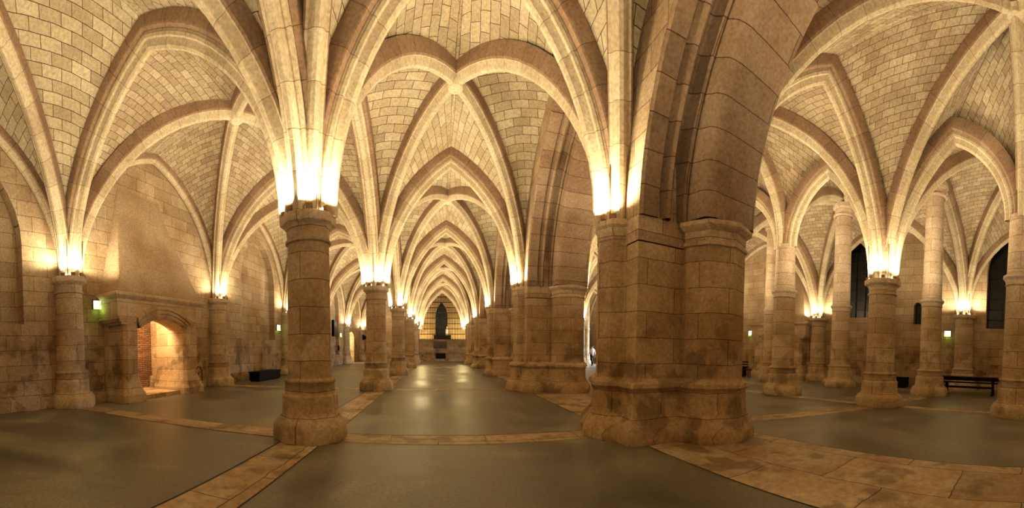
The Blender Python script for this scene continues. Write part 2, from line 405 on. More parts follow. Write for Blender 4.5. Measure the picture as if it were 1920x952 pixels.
def column(x, y, z, label, s=1.0, seed=1, name='round_column', cat='column', group='round columns of the hall', wear=.02, upper=None, rot=PI / 8):
    t = thing(name, label, cat, (x, y, 0), group)
    sc = lambda pr: [(a, b * s, c) for a, b, c in pr]
    loft(subdiv(sc(BASE)), seed=seed, wear=wear, rot=rot).build('base', M['column'], t, sharp=50)
    sh = [(.97, .395, 0), (1.03, .375, 0), (z - .41, .35, 0)]
    loft(subdiv(sc(sh), .5)).build('shaft', M['column'], t, sharp=50)
    loft(sc(cap_profile(z))).build('capital', M['column'], t, sharp=28)
    return t
def tall_column(x, y, ztop, label, s=1.0, seed=1, cap=True, r2=.30, zr=3.5):
    t = thing('tall_column', label, 'column', (x, y, 0), 'slim shafts added under the vaults')
    sc = lambda pr: [(a, b * s, c) for a, b, c in pr]
    loft(subdiv(sc(BASE)), seed=seed, wear=.012).build('base', M['column'], t, sharp=50)
    loft(subdiv(sc([(.97, .395, 0), (1.03, .36, 0), (zr - .12, .335, 0)]), .5)).build('shaft', M['column'], t, sharp=50)
    loft(sc([(zr - .14, .335, 0), (zr - .12, .36, 0), (zr - .09, .345, 0), (zr, .36, 0), (zr + .06, .41, 0), (zr + .12, .41, 0), (zr + .15, .36, 0), (zr + .2, .33, 0)])).build('shaft_ring', M['column'], t, sharp=28)
    loft(subdiv([(zr + .18, .33 * s, 0), (ztop - .5, r2 * s, 0)], .5)).build('upper_shaft', M['column'], t, sharp=50)
    if cap:
        z = ztop
        loft(sc([(z - .55, .32, 0), (z - .53, .40, 0), (z - .47, .40, 0), (z - .44, .34, 0), (z - .25, .35, .5), (z - .15, .42, 1), (z, .42, 1)])).build('capital', M['column'], t, sharp=28)
    return t

LAMPS = []
def ring(x, y, z, angs, r=.40, n=1.0, label='', e=1.0, far=False):
    """uplighters standing on a capital, between the springing ribs; angs in degrees"""
    t = thing('uplighter', label, 'uplight', (x, y, z + .04), 'capital uplighters')
    for a in angs:
        a = math.radians(a); cx, cy = math.cos(a), math.sin(a)
        px, py = r * cx, r * cy
        mb = MB(); w = .055
        u = V((cx, cy, 0)); sd = V((-cy, cx, 0)); c = V((px, py, 0))
        ids = []
        for zz in (0, .075):
            for su, ss in ((-1, -1), (1, -1), (1, 1), (-1, 1)):
                ids.append(mb.add(c + u * (su * .03) + sd * (ss * w) + V((0, 0, zz))))
        for q in ((0, 1, 5, 4), (1, 2, 6, 5), (2, 3, 7, 6), (3, 0, 4, 7), (4, 5, 6, 7), (0, 3, 2, 1)):
            mb.face([ids[k] for k in q], [(0, 0), (.1, 0), (.1, .1), (0, .1)])
        b = mb.build('lamp_block', M['block'], t, smooth=False)
        g = MB()
        c2 = c - u * .065
        ids = [g.add(c2 + u * (su * .03) + sd * (ss * w) + V((0, 0, zz))) for zz in (0.0, .05) for su, ss in ((-1, -1), (1, -1), (1, 1), (-1, 1))]
        for q in ((0, 1, 5, 4), (1, 2, 6, 5), (2, 3, 7, 6), (3, 0, 4, 7), (4, 5, 6, 7)):
            g.face([ids[k] for k in q], [(0, 0), (.1, 0), (.1, .1), (0, .1)])
        g.build('lamp_lens', M['glow'], b, smooth=False)
    if not far:
        for a in angs[::2]:
            a = math.radians(a + 18); rd = MB(); rr = r - .03
            rd.tube((rr * math.cos(a), rr * math.sin(a), 0), ((rr + .03) * math.cos(a), (rr + .03) * math.sin(a), .95), .012, 6)
            rd.build('guide_rod', M['rod'], t)
    k = len(angs) if not far else max(1, len(angs) // 2)
    step = 1 if not far else 2
    for a in angs[::step]:
        a = math.radians(a)
        l = bpy.data.lights.new('capital_lamp', 'SPOT'); l.energy = LE * e * n * (step if far else 1); l.color = WARM
        l.spot_size = math.radians(170); l.spot_blend = .5; l.shadow_soft_size = .06
        o = bpy.data.objects.new('capital_lamp', l); COL.objects.link(o)
        o.location = (x + (r + .1) * math.cos(a), y + (r + .1) * math.sin(a), z + .15)
        tilt = .34
        dr = V((math.cos(a) * tilt, math.sin(a) * tilt, 1))
        o.rotation_euler = dr.to_track_quat('-Z', 'Y').to_euler()
LE = 84.0
WARM = (1.0, .83, .57)
full = [22, 67, 112, 157, 202, 247, 292, 337]
for i in range(1, 7):
    o = ORD[i]
    lab = 'round column with eight-sided foot and lit capital, %s from the grille, central row' % o
    column(Ac[i][0], RY[i], CAP, lab, seed=i, s=.95)
    ring(Ac[i][0], RY[i], CAP, full, label='warm uplighters on the round column %s from the grille, beside the central aisle' % o, far=i > 3)
ring(XA, RY[7] - .25, CAP, [202, 247, 292, 337], label='warm uplighters where the round column row meets the grille wall', far=True)
for i in range(1, 8):
    o = ORD[i]; x = XW + .08
    y = RY[i] if i < 7 else RY[i] - .12
    column(x, y, 3.48, 'half-round wall column with lit capital, %s from the grille, fireplace wall' % o, s=1.1, seed=20 + i, name='wall_column', group='columns engaged in the fireplace wall')
    ring(x + .08, y, 3.48, [-58, -20, 20, 58], r=.40, label='warm uplighters on the fireplace-wall column, %s from the grille' % o, n=.72, far=i > 4)
for i in range(1, 7):
    o = ORD[i]
    if i in (2, 3, 4, 5, 6, 1):
        x, y, z = Lc[i]
        column(x, y, z, 'round column with lit capital behind the great piers, %s from the grille wall' % o, s=1.12, seed=40 + i)
        ring(x, y, z, full, label='warm uplighters on the round column behind the great piers, %s from the grille wall' % o, r=.46, far=i > 3)
for i in range(1, 7):
    o = ORD[i]; x, y, z = Rc[i]
    column(x, y, z, 'dark wall column with lit capital, %s from the grille on the window wall' % o, s=1.2, seed=60 + i, name='wall_column', group='columns engaged in the window wall')
    ring(x - .08, y, z, [122, 160, 200, 238], r=.42, label='warm uplighters on the window-wall column, %s from the grille' % o, n=.68, far=i > 4)
tall_column(S0[0], S0[1], 5.7, 'thick ringed shaft at the frame edge, in line with the lit column behind the great pier', 1.15, 3, cap=False)
tall_column(S2[0], S2[1], 5.7, 'ringed column carrying two narrow brown arches, behind the great pier with the wide foot', 1.12, 4, cap=False)
tall_column(13.9, 3.6, 8.06, 'tall slim shaft standing before the black trestle table, rising to the arch top', 1.15, 5)
tall_column(14.8, 8.0, 8.1, 'tall slim shaft before the dark window, rising right up to the vault keystone', 1.2, 6)
tall_column(14.62, 11.95, 8.1, 'tall slim shaft half hidden behind the column with two narrow brown arches', .85, 7)

tall_column(14.0, 33.3, 8.3, 'slim daylit column beside the far walking person', .62, 8, zr=3.3)
# ------------------------------------------------------------------ great piers
def convex(n, R, cx, cy, rot=0):
    """half-planes of a regular polygon with inradius R"""
    return [(V((math.cos(rot + 2 * PI * k / n), math.sin(rot + 2 * PI * k / n))), R, V((cx, cy))) for k in range(n)]
def rect(hx, hy, cx=0.0):
    c = V((cx, 0))
    return [(V((1, 0)), hx, c), (V((-1, 0)), hx, c), (V((0, 1)), hy, c), (V((0, -1)), hy, c)]
def exit_r(d, hp, o):
    te, tx = -1e9, 1e9
    for n, c, ctr in hp:
        cc = c + o + n.dot(ctr); k = n.dot(d)
        if abs(k) < 1e-9:
            if cc < 0: return 0
            continue
        t = cc / k
        if k > 0: tx = min(tx, t)
        else: te = max(te, t)
    return tx if te < tx and tx > 0 else 0
HX, HY, HR = 1.40, .75, .62   # body half sizes: towards the central aisle, along the row, towards the windows
RCX, RHX = (HR - HX) / 2, (HR + HX) / 2
FCY = .86; FR = .53; SR = .35
def pier_shapes(front=True, side=True, body=True):
    s = []
    if body: s.append(rect(RHX, HY, RCX))
    if front: s += [convex(8, FR, 0, -FCY, PI / 8), convex(8, FR, 0, FCY, PI / 8)]
    if side: s += [convex(8, SR, -HX + .07, 0, PI / 8), convex(8, SR, HR - .06, 0, PI / 8)]
    return s
ANG = sorted({2 * PI * k / 240 for k in range(240)} | {math.atan2(sy * HY, sx) % (2 * PI) for sx in (-HX, HR) for sy in (-1, 1)})
def outline_loft(zo, shapes, seed=0, wear=0):
    mb = MB(); rows = []; uvs = []; v = zo[0][0]; last = None
    for z, o in zo:
        if last: v += math.hypot(z - last[0], o - last[1])
        last = (z, o)
        row = []; u = 0; ur = []
        for a in ANG:
            d = V((math.cos(a), math.sin(a)))
            r = max(exit_r(d, hp, o) for hp in shapes)
            if wear and z < 1.0:
                r += wear * noise.noise(V((d.x * r * 1.8 + seed * 5, d.y * r * 1.8, z * 2.5)))
            row.append((d.x * r, d.y * r, z))
        for j, p in enumerate(row):
            ur.append((u, v)); q = row[(j + 1) % len(row)]; u += math.hypot(q[0] - p[0], q[1] - p[1])
        ur.append((u, v))
        rows.append(row); uvs.append(ur)
    ids = mb.grid(rows, uvs, True)
    mb.face(ids[-1], [(p[0], p[1]) for p in rows[-1]])
    return mb
XC = 4.30
ZF = 3.51
def great_pier(y, label, seed):
    t = thing('great_pier', label, 'pier', (XC, y, 0), 'massive piers of the central row')
    full_s = pier_shapes()
    zo = [(0, .22), (.10, .23), (.20, .21), (.28, .17), (.40, .09), (.45, .075), (.60, .07), (.78, .07), (.80, .07), (.86, .12), (.92, .115), (.97, .04), (1.0, .015)]
    outline_loft(zo, full_s, seed, .03).build('base', M['pier'], t, sharp=32)
    outline_loft([(.99, 0), (2.2, 0), (ZF - .38, 0)], full_s).build('shaft', M['pier'], t, sharp=24)
    # mouldings of the front and back half columns, then the body above
    cap = [(ZF - .40, 0), (ZF - .38, .035), (ZF - .33, .03), (ZF - .31, 0), (ZF - .16, .015), (ZF - .11, .09), (ZF - .08, .11), (ZF - .02, .11), (ZF, .07), (ZF + .03, .0)]
    fr = pier_shapes(body=False, side=False)
    for k, sgn in ((0, -1), (1, 1)):
        sh = [fr[k]] + [rect(.3, HY - .05)]
        # loft one half column's capital around its own centre
        own = [convex(8, FR, 0, 0, PI / 8)]
        rows = outline_loft(cap, own)
        o = rows.build('front_capital', M['pier'], t, sharp=24, loc=(0, sgn * FCY, 0))
    for sgn in (-1, 1):
        own = [convex(8, SR, 0, 0, PI / 8)]
        c2 = [(ZF - .40, 0), (ZF - .30, 0), (ZF - .28, .02), (ZF - .1, .03), (ZF - .06, .06), (ZF + .02, .06), (ZF + .04, .02)]
        outline_loft(c2, own).build('side_capital', M['pier'], t, sharp=24, loc=(-HX + .07 if sgn < 0 else HR - .06, 0, 0))
    outline_loft([(ZF - .4, .03), (ZF + .012, .03), (ZF + .013, 0), (6, 0), (8.6, 0)], [rect(RHX - .03, HY - .03, RCX)]).build('pier_body', M['pier'], t, sharp=24)
    return t
for i in range(1, 7):
    lab = 'massive stone pier with half columns on each face, %s from the grille' % ORD[i]
    great_pier(RY[i], lab, i)
    ring(XP, RY[i], ZF, [132, 163, 197, 224], r=.38, label='warm uplighters on the great pier, %s from the grille, central aisle face' % ORD[i], far=i > 3)
    ring(XQ, RY[i], ZF, [-45, -17, 17, 45], r=.38, label='warm uplighters on the great pier, %s from the grille, window side face' % ORD[i], far=i > 2, n=.9)
ring(XP, RY[7] - .2, ZF, [197, 242], r=.38, label='warm uplighters where the pier row meets the grille wall', far=False, n=1.2)

# arcade arches between piers, and the wall above them
PROF = [(-HX, .66), (-HX, .62), (-HX + .04, .58), (-1.08, .58), (-1.06, .66), (-1.03, .70), (-.99, .66), (-.96, .54), (-.91, .50), (-.86, .56), (-.84, .74), (-.78, .80), (-.70, .78), (-.66, .62), (-.67, .50), (-.63, .46), (-.60, .50), (-.585, .30), (-.57, .12), (-.53, .06), (-.42, 0), (0, 0)]
PROF = PROF + [(.44, 0), (.52, .05), (.545, .12), (.55, .34), (.575, .36), (HR - .01, .37), (HR, .40), (HR, .66)]
PROF = [(-a, b) for a, b in PROF]
for i in range(0, 7):
    ya = RY[i] + (FCY + FR if i > 0 else .0); yb = RY[i + 1] - (FCY + FR if i < 6 else 0.0)
    if i == 0: ya = RY[0]
    P = (XC, ya, ZF); Q = (XC, yb, ZF); A = (XC, (ya + yb) / 2, 8.0 if i == 1 else 7.45)
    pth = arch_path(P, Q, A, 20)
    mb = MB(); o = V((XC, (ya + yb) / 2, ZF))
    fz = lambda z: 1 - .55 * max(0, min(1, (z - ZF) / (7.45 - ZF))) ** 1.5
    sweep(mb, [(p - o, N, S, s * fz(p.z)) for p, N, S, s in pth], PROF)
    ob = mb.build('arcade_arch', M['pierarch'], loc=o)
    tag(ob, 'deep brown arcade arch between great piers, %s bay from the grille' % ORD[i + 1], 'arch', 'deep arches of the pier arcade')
    # wall faces over the arch
    for sx, nm in ((-1, 'wall_left'), (1, 'wall_right')):
        mb = MB()
        pts = []; qn = .62 if sx < 0 else .40
        for p, N, S, s in pth:
            q = p + N * (qn * s * fz(p.z)); pts.append((q.y, q.z))
        pts = [(RY[i], pts[0][1])] + pts + [(RY[i + 1], pts[-1][1])]
        x = XC - HX - .004 if sx < 0 else XC + HR + .004; qn = .62 if sx < 0 else .4
        for (y0, z0), (y1, z1) in zip(pts, pts[1:]):
            mb.quad((x, y0, z0), (x, y1, z1), (x, y1, 9.0), (x, y0, 9.0), [(y0, z0), (y1, z1), (y1, 9.0), (y0, 9.0)])
        struct(mb.build('wall_arcade', M['wall'], smooth=False))

# ------------------------------------------------------------------ walls
def ptop(t, o):
    """height of an opening's head at t"""
    t0, t1, zb, zs, za = o['t0'], o['t1'], o['zb'], o['zs'], o['za']
    m = (t0 + t1) / 2; s = (t1 - t0) / 2; h = za - zs
    d = abs(t - m)
    if h < 1e-6: return zs
    if o.get('round') or h < s:
        return zs + h * math.sqrt(max(0, 1 - (d / s) ** 2))
    R = (s * s + h * h) / (2 * s); x = s - d
    return zs + math.sqrt(max(0, R * R - (R - x) ** 2))
def wall(name, f, ta, tb, z1, ops, mat, skip_back=()):
    """f(t, z, depth) -> point"""
    mb = MB()
    ts = {ta, tb}
    for o in ops:
        n = 14
        for k in range(n + 1): ts.add(o['t0'] + (o['t1'] - o['t0']) * (1 - math.cos(PI * k / n)) / 2)
    t = ta
    while t < tb: ts.add(t); t += 3.5
    ts = sorted(ts)
    for a, b in zip(ts, ts[1:]):
        if b - a < 1e-6: continue
        m = (a + b) / 2
        o = next((o for o in ops if o['t0'] < m < o['t1']), None)
        Q = lambda z00, z01, z10, z11: mb.quad(f(a, z00, 0), f(b, z01, 0), f(b, z11, 0), f(a, z10, 0), [(a, z00), (b, z01), (b, z11), (a, z10)])
        if o is None: Q(0, 0, z1, z1); continue
        if o['zb'] > 0: Q(0, 0, o['zb'], o['zb'])
        za_, zb_ = ptop(a, o), ptop(b, o)
        Q(za_, zb_, z1, z1)
        D = o['d']
        mb.quad(f(a, za_, 0), f(b, zb_, 0), f(b, zb_, D), f(a, za_, D), [(0, a), (0, b), (D, b), (D, a)])
        mb.quad(f(a, o['zb'], 0), f(b, o['zb'], 0), f(b, o['zb'], D), f(a, o['zb'], D), [(a, 0), (b, 0), (b, D), (a, D)])
        if o.get('back', True):
            mb.quad(f(a, o['zb'], D), f(b, o['zb'], D), f(b, zb_, D), f(a, za_, D), [(a, o['zb']), (b, o['zb']), (b, zb_), (a, za_)])
    for o in ops:
        for e in (o['t0'], o['t1']):
            zt = o['zs']
            mb.quad(f(e, o['zb'], 0), f(e, o['zb'], o['d']), f(e, zt, o['d']), f(e, zt, 0), [(0, o['zb']), (o['d'], o['zb']), (o['d'], zt), (0, zt)])
    return struct(mb.build(name, mat, smooth=False))
fl = lambda t, z, d: (XW - d, t, z)
fr_ = lambda t, z, d: (XR + d, t, z)
fe = lambda t, z, d: (t, 41 + d, z)
fb = lambda t, z, d: (t, -8.5 - d, z)
OL = [dict(t0=1.1, t1=4.35, zb=2.25, zs=4.3, za=6.6, d=.3),
      dict(t0=7.45, t1=10.2, zb=0, zs=2.75, za=2.75, d=1.15, back=False),
      dict(t0=15.0, t1=18.6, zb=1.95, zs=4.7, za=6.9, d=.3),
      dict(t0=22.2, t1=25.4, zb=1.95, zs=4.7, za=6.9, d=.3),
      dict(t0=29.0, t1=31.9, zb=.9, zs=4.7, za=6.7, d=.3),
      dict(t0=35.6, t1=37.9, zb=0, zs=2.5, za=3.1, d=1.4)]
wall('wall_left', fl, -8.5, 41, 9.2, OL, M['wall'])
ORr = [dict(t0=-1.0, t1=1.9, zb=2.9, zs=5.6, za=7.7, d=.55),
       dict(t0=5.05, t1=5.47, zb=3.05, zs=3.9, za=4.12, d=.4),
       dict(t0=7.75, t1=9.95, zb=3.4, zs=5.8, za=7.5, d=.55),
       dict(t0=12.0, t1=14.2, zb=0, zs=2.75, za=2.75, d=1.0, back=False),
       dict(t0=21.4, t1=23.6, zb=3.2, zs=5.8, za=7.5, d=.55),
       dict(t0=28.6, t1=31.4, zb=0, zs=2.6, za=3.6, d=1.5, back=False),
       dict(t0=36.2, t1=38.4, zb=3.2, zs=5.8, za=7.5, d=.55)]
wall('wall_right', fr_, -8.5, 41, 9.8, ORr, M['wall'])
OE = [dict(t0=-2.05, t1=2.95, zb=2.35, zs=3.6, za=7.45, d=.6, back=False)]
wall('wall_front', fe, XW, XR, 9.8, OE, M['wall'])
wall('wall_back', fb, XW, XR, 9.8, [], M['wall'])
# ledge and base course of the grille wall
mb = MB(); mb.box(-2.3, 3.0, 40.8, 41.0, 2.24, 2.38); mb.box(-2.3, 3.0, 40.72, 41.0, 0, .28)
mb.box(-2.3, 3.0, 40.85, 41.0, .95, 1.0)
struct(mb.build('trim_1', M['wall'], smooth=False))
# low footing bench of stone along the fireplace wall
mb = MB()
for a, b in ((-8.5, 5.2), (6.2, 6.9)):
    mb.box(XW, XW + .16, a, b, 0, .32); mb.box(XW, XW + .08, a, b, .32, .98)
struct(mb.build('baseboard_left', M['wall'], smooth=False))

# floor
mb = MB(); mb.quad((XW - 1.6, -8.6, 0), (XR + 3.5, -8.6, 0), (XR + 3.5, 46, 0), (XW - 1.6, 46, 0), [(XW, 0), (XR, 0), (XR, 40), (XW, 40)])
floor = struct(mb.build('floor', M['floor'], smooth=False))
def strip(pts, h=.004, rot=False):
    mb = MB(); (x0, y0), (x1, y1), (x2, y2), (x3, y3) = pts
    uv = [(x, y) for x, y in pts]
    if rot: uv = [(y, x) for x, y in pts]
    mb.quad((x0, y0, h), (x1, y1, h), (x2, y2, h), (x3, y3, h), uv)
    e = .0
    mb.build('paving_strip', M['strip'], floor, smooth=False)
def joint(p, q, w=.02, h=.0045):
    p = V((p[0], p[1], h)); q = V((q[0], q[1], h)); d = (q - p).normalized(); s = V((-d.y, d.x, 0)) * w / 2
    mb = MB(); mb.quad(p - s, q - s, q + s, p + s, [(0, 0)] * 4); mb.build('floor_joint', M['joint'], floor, smooth=False)
strip([(-2.38, -8), (-1.76, -8), (-1.76, 40.7), (-2.38, 40.7)], rot=True)
joint((-2.40, -8), (-2.40, 40.7)); joint((-1.75, -8), (-1.75, 40.7), .012)
strip([(3.0, -8), (5.05, -8), (5.05, 40.7), (3.0, 40.7)], rot=True)
joint((2.99, -8), (2.99, 40.7), .014); joint((5.06, -8), (5.06, 40.7), .014)
for k, y in enumerate(RY[1:7]):
    a, b = y - .15, y + .42
    strip([(XW, a), (-2.38, a), (-2.38, b), (XW, b)], .0035)
    joint((XW, a), (-2.4, a), .02)
    strip([(-1.76, a), (3.0, a), (3.0, b), (-1.76, b)], .0035)
    joint((-1.76, b), (3.0, b), .02)
for i in range(1, 7):
    l = Lc[i]; r = Rc[i]; y0 = RY[i]
    strip([(5.05, y0 - .3), (l[0], l[1] - .3), (l[0], l[1] + .25), (5.05, y0 + .25)], .0035)
    strip([(l[0], l[1] - .25), (XR, r[1] - .25), (XR, r[1] + .25), (l[0], l[1] + .25)], .0035)
strip([(9.9, -8), (10.35, -8), (10.7, 40.7), (10.25, 40.7)], rot=True)
joint((9.89, -8), (10.24, 40.7), .02)

# ------------------------------------------------------------------ fireplaces
def fireplace(side, X, yc, label):
    """side +1: stands on the fireplace wall and faces +X; -1 mirrored"""
    t = thing('fireplace', label, 'fireplace', (X, yc, 0))
    t.scale = (side, 1, 1)
    # local x = distance from wall plane into the room, y along the wall
    W2 = 1.95; JO = 1.0   # half width; half opening
    pl, pr = -1.95, 1.95
    ol, orr = -1.1, 1.0
    dep = .82
    for (a, b) in ((pl + .27, ol), (orr, pr - .2)):
        mb = MB()
        rows = []; uv = []
        prof = [(0, .16), (.22, .16), (.34, .10), (.62, .02), (.8, 0), (2.15, 0), (2.3, 0), (2.44, -.004)]
        for z, o in prof:
            c = .1
            pts = [(-.5, a - o), (dep + o - c, a - o), (dep + o, a - o + c), (dep + o, b + o - c), (dep + o - c, b + o), (-.5, b + o)]
            rows.append([(p[0], p[1], z) for p in pts]); u = 0; r = []
            for q, w in zip(pts, pts[1:] + pts[:1]): r.append((u, z)); u += math.hypot(w[0] - q[0], w[1] - q[1])
            r.append((u, z)); uv.append(r)
        mb.grid(rows, uv, True)
        mb.build('jamb', M['pier'], t, smooth=False)
    # small bracket capital on each jamb
    for (a, b) in ((pl - .02, pl + .75), (pr - .75, pr + .02)):
        mb = MB(); mb.box(.0, dep + .07, a, b, 2.385, 2.46); mb.box(.0, dep + .045, a + .05, b - .05, 2.31, 2.385); mb.box(.0, dep + .02, a + .14, b - .12, 2.24, 2.31)
        mb.build('jamb_capital', M['pier'], t, smooth=False)
    # lintel with segmental arch
    mb = MB()
    ts = [ol + (orr - ol) * k / 24 for k in range(25)]
    z_in = lambda y: 2.14 + .30 * math.sqrt(max(0, 1 - ((y - (ol + orr) / 2) / ((orr - ol) / 2)) ** 2 * .999)) if True else 0
    zi = [2.14 + .32 * (1 - ((y - (ol + orr) / 2) / ((orr - ol) / 2)) ** 2) for y in ts]
    ys = [pl] + ts + [pr]; zs = [2.46] + zi + [2.46]
    for k in range(len(ys) - 1):
        if k in (0, len(ys) - 2):
            z0 = z1 = 2.46
        else: z0, z1 = zs[k], zs[k + 1]
        y0, y1 = ys[k], ys[k + 1]
        mb.quad((dep, y0, z0), (dep, y1, z1), (dep, y1, 3.0), (dep, y0, 3.0), [(y0, z0), (y1, z1), (y1, 3), (y0, 3)])
        mb.quad((dep, y0, z0), (dep, y1, z1), (.15, y1, z1), (.15, y0, z0), [(y0, 0), (y1, 0), (y1, .7), (y0, .7)])
        mb.quad((.15, y0, z0), (.15, y1, z1), (.15, y1, 3.0), (.15, y0, 3.0), [(y0, z0), (y1, z1), (y1, 3), (y0, 3)])
    for y in (pl, pr): mb.quad((-.05, y, 2.46), (dep, y, 2.46), (dep, y, 3), (-.05, y, 3), [(0, 2.46), (dep, 2.46), (dep, 3), (0, 3)])
    mb.build('lintel', M['pier'], t, smooth=False)
    # arch mouldings
    mb = MB(); rows = []; uv = []
    prof = [(0, .04), (.04, .05), (.05, .09), (.09, .10), (.10, .05), (.14, .05), (.15, .10), (.20, .11), (.21, .06), (.26, .06), (.27, .11), (.33, .12), (.36, .08), (.38, -.01)]
    for k, (y, z) in enumerate(zip(ts, zi)):
        f = (y - (ol + orr) / 2) / ((orr - ol) / 2); nx = f * .55; n = V((nx, 1)).normalized()
        rows.append([(dep + b, y + n.x * a, z + n.y * a) for a, b in prof]); uv.append([(a, y) for a, b in prof])
    i2 = mb.grid(rows, uv); mb.face(i2[0], uv[0]); mb.face(i2[-1], uv[-1]); mb.build('arch_moulding', M['pier'], t, sharp=30)
    # shelf moulding
    mb = MB()
    pr2 = [(0, 2.96), (.03, 2.98), (.09, 3.04), (.11, 3.07), (.11, 3.12), (.03, 3.15), (-.06, 3.2)]
    path = [(-.05, pl), (dep, pl), (dep, pr), (-.05, pr)]
    rows = []; uv = []
    for o, z in pr2:
        rows.append([(-.05, pl - o, z), (dep + o, pl - o, z), (dep + o, pr + o, z), (-.05, pr + o, z)]); uv.append([(0, z), (1, z), (5, z), (6, z)])
    mb.grid(rows, uv); mb.build('shelf_moulding', M['pier'], t, smooth=False)
    # hood
    mb = MB(); rows = []; uv = []
    hp = [(3.1, 0, .84), (3.35, .10, .81), (3.8, .30, .68), (4.3, .48, .54), (5.0, .74, .34), (5.8, .98, .15), (6.5, 1.15, .01)]
    for z, inn, d in hp:
        y0 = pl + inn * .68; y1 = pr - inn * 1.05
        c = .05
        pts = [(-.05, y0), (d - c, y0), (d, y0 + c), (d, y1 - c), (d - c, y1), (-.05, y1)]
        rows.append([(p[0], p[1], z) for p in pts]); uv.append([(0, z), (d, z), (d + .05, z), (d + .05 + y1 - y0, z), (d + .1 + y1 - y0, z), (2 * d + y1 - y0, z)])
    mb.grid(rows, uv); mb.build('hood', M['hood'], t, sharp=60)
    # hearth recess: brick back, stone cheeks, hearth slab
    mb = MB(); mb.quad((-1.1, -1.5, 0), (-1.1, 1.35, 0), (-1.1, 1.35, 3), (-1.1, -1.5, 3), [(0, 0), (2.85, 0), (2.85, 3), (0, 3)])
    mb.build('fireback', M['brick'], t, smooth=False)
    for y, s_ in ((-1.5, 1), (1.35, -1)):
        mb = MB(); mb.box(-1.12, .2, min(y, y - s_ * .3), max(y, y - s_ * .3), 0, 3.0)
        mb.box(-1.12, .15, min(y, y + s_ * .1), max(y, y + s_ * .1), 0, .55); mb.box(-1.12, .15, min(y, y + s_ * .16), max(y, y + s_ * .16), 0, .16)
        mb.build('cheek', M['pier'], t, smooth=False)
    mb = MB(); mb.box(-1.1, .2, -1.5, 1.35, 2.72, 2.8); mb.build('throat_slab', M['pier'], t, smooth=False)
    mb = MB(); mb.box(-1.1, dep - .12, ol - .05, orr + .05, 0, .13); mb.build('hearth', M['pier'], t, smooth=False)
    return t
fireplace(1, XW, 8.78, 'great hooded stone fireplace with warmly lit arched opening between two wall columns')
fireplace(-1, XR, 13.1, 'distant hooded fireplace with reddish brick, partly hidden behind the ringed column')
def pt(name, x, y, z, e, col, r=.1, size=None, aim=None):
    if aim is None:
        l = bpy.data.lights.new(name, 'POINT'); l.shadow_soft_size = r
    else:
        l = bpy.data.lights.new(name, 'AREA'); l.shape = 'RECTANGLE'; l.size, l.size_y = size
    l.energy = e; l.color = col
    o = bpy.data.objects.new(name, l); COL.objects.link(o); o.location = (x, y, z)
    if aim: o.rotation_euler = (V(aim) - V((x, y, z))).to_track_quat('-Z', 'Y').to_euler()
    return o
pt('hearth_lamp', XW + .1, 8.5, 2.62, 120, (1, .68, .34), .06)
pt('hearth_lamp', XR + .1, 13.1, 2.55, 35, (1, .5, .28), .06)
pt('doorway_lamp', XW - .7, 36.4, 2.3, 160, (1, .8, .5), .1)

# ------------------------------------------------------------------ windows of the right wall
def window(i, o, tall=True):
    X = XR + o['d'] - .03; t0, t1, zb = o['t0'], o['t1'], o['zb']
    mb = MB(); n = 14
    ts = [t0 + (t1 - t0) * (1 - math.cos(PI * k / n)) / 2 for k in range(n + 1)]
    for a, b in zip(ts, ts[1:]):
        mb.quad((X, a, zb), (X, b, zb), (X, b, ptop(b, o)), (X, a, ptop(a, o)), [(a, zb), (b, zb), (b, ptop(b, o)), (a, ptop(a, o))])
    w = struct(mb.build('window_%d' % i, M['darkglass'], smooth=False))
    mb = MB(); x = X - .04; k = 3 if tall else 1
    for j in range(1, k + 1 if tall else 2):
        y = t0 + (t1 - t0) * j / (k + 1); mb.box(x - .02, x + .02, y - .015, y + .015, zb, ptop(y, o))
    z = zb + .45
    while z < ptop((t0 + t1) / 2, o) - .3:
        ys = [y for y in [t0 + (t1 - t0) * q / 40 for q in range(41)] if ptop(y, o) > z]
        mb.box(x - .012, x + .012, ys[0], ys[-1], z - .012, z + .012); z += .5
    struct(mb.build('window_frame', M['iron'], w, smooth=False))
for n_, k in enumerate((0, 1, 2, 4, 6)): window(n_ + 1, ORr[k], k != 1)

# daylight entrance in the right wall, far aisle
mb = MB(); X = XR + 1.5
mb.box(X, X + 2.2, 28.2, 28.6, 0, 3.8); mb.box(X, X + 2.2, 31.4, 31.8, 0, 3.8); mb.box(X, X + 2.2, 28.2, 31.8, 3.7, 3.9)
struct(mb.build('wall_porch', M['wall'], smooth=False))
mb = MB(); mb.quad((X + 2.2, 28.2, 0), (X + 2.2, 31.8, 0), (X + 2.2, 31.8, 3.9), (X + 2.2, 28.2, 3.9), [(0, 0), (3, 0), (3, 3), (0, 3)])
struct(mb.build('door_1', plain('daylit_doorway', (1, 1, 1, 1), .5, 0, (.62, .8, 1, 1), 5), smooth=False))
pt('entrance_daylight', XR + 1.2, 30.0, 2.6, 900, (.72, .86, 1), size=(2.4, 2.2), aim=(12.0, 28.0, .3))

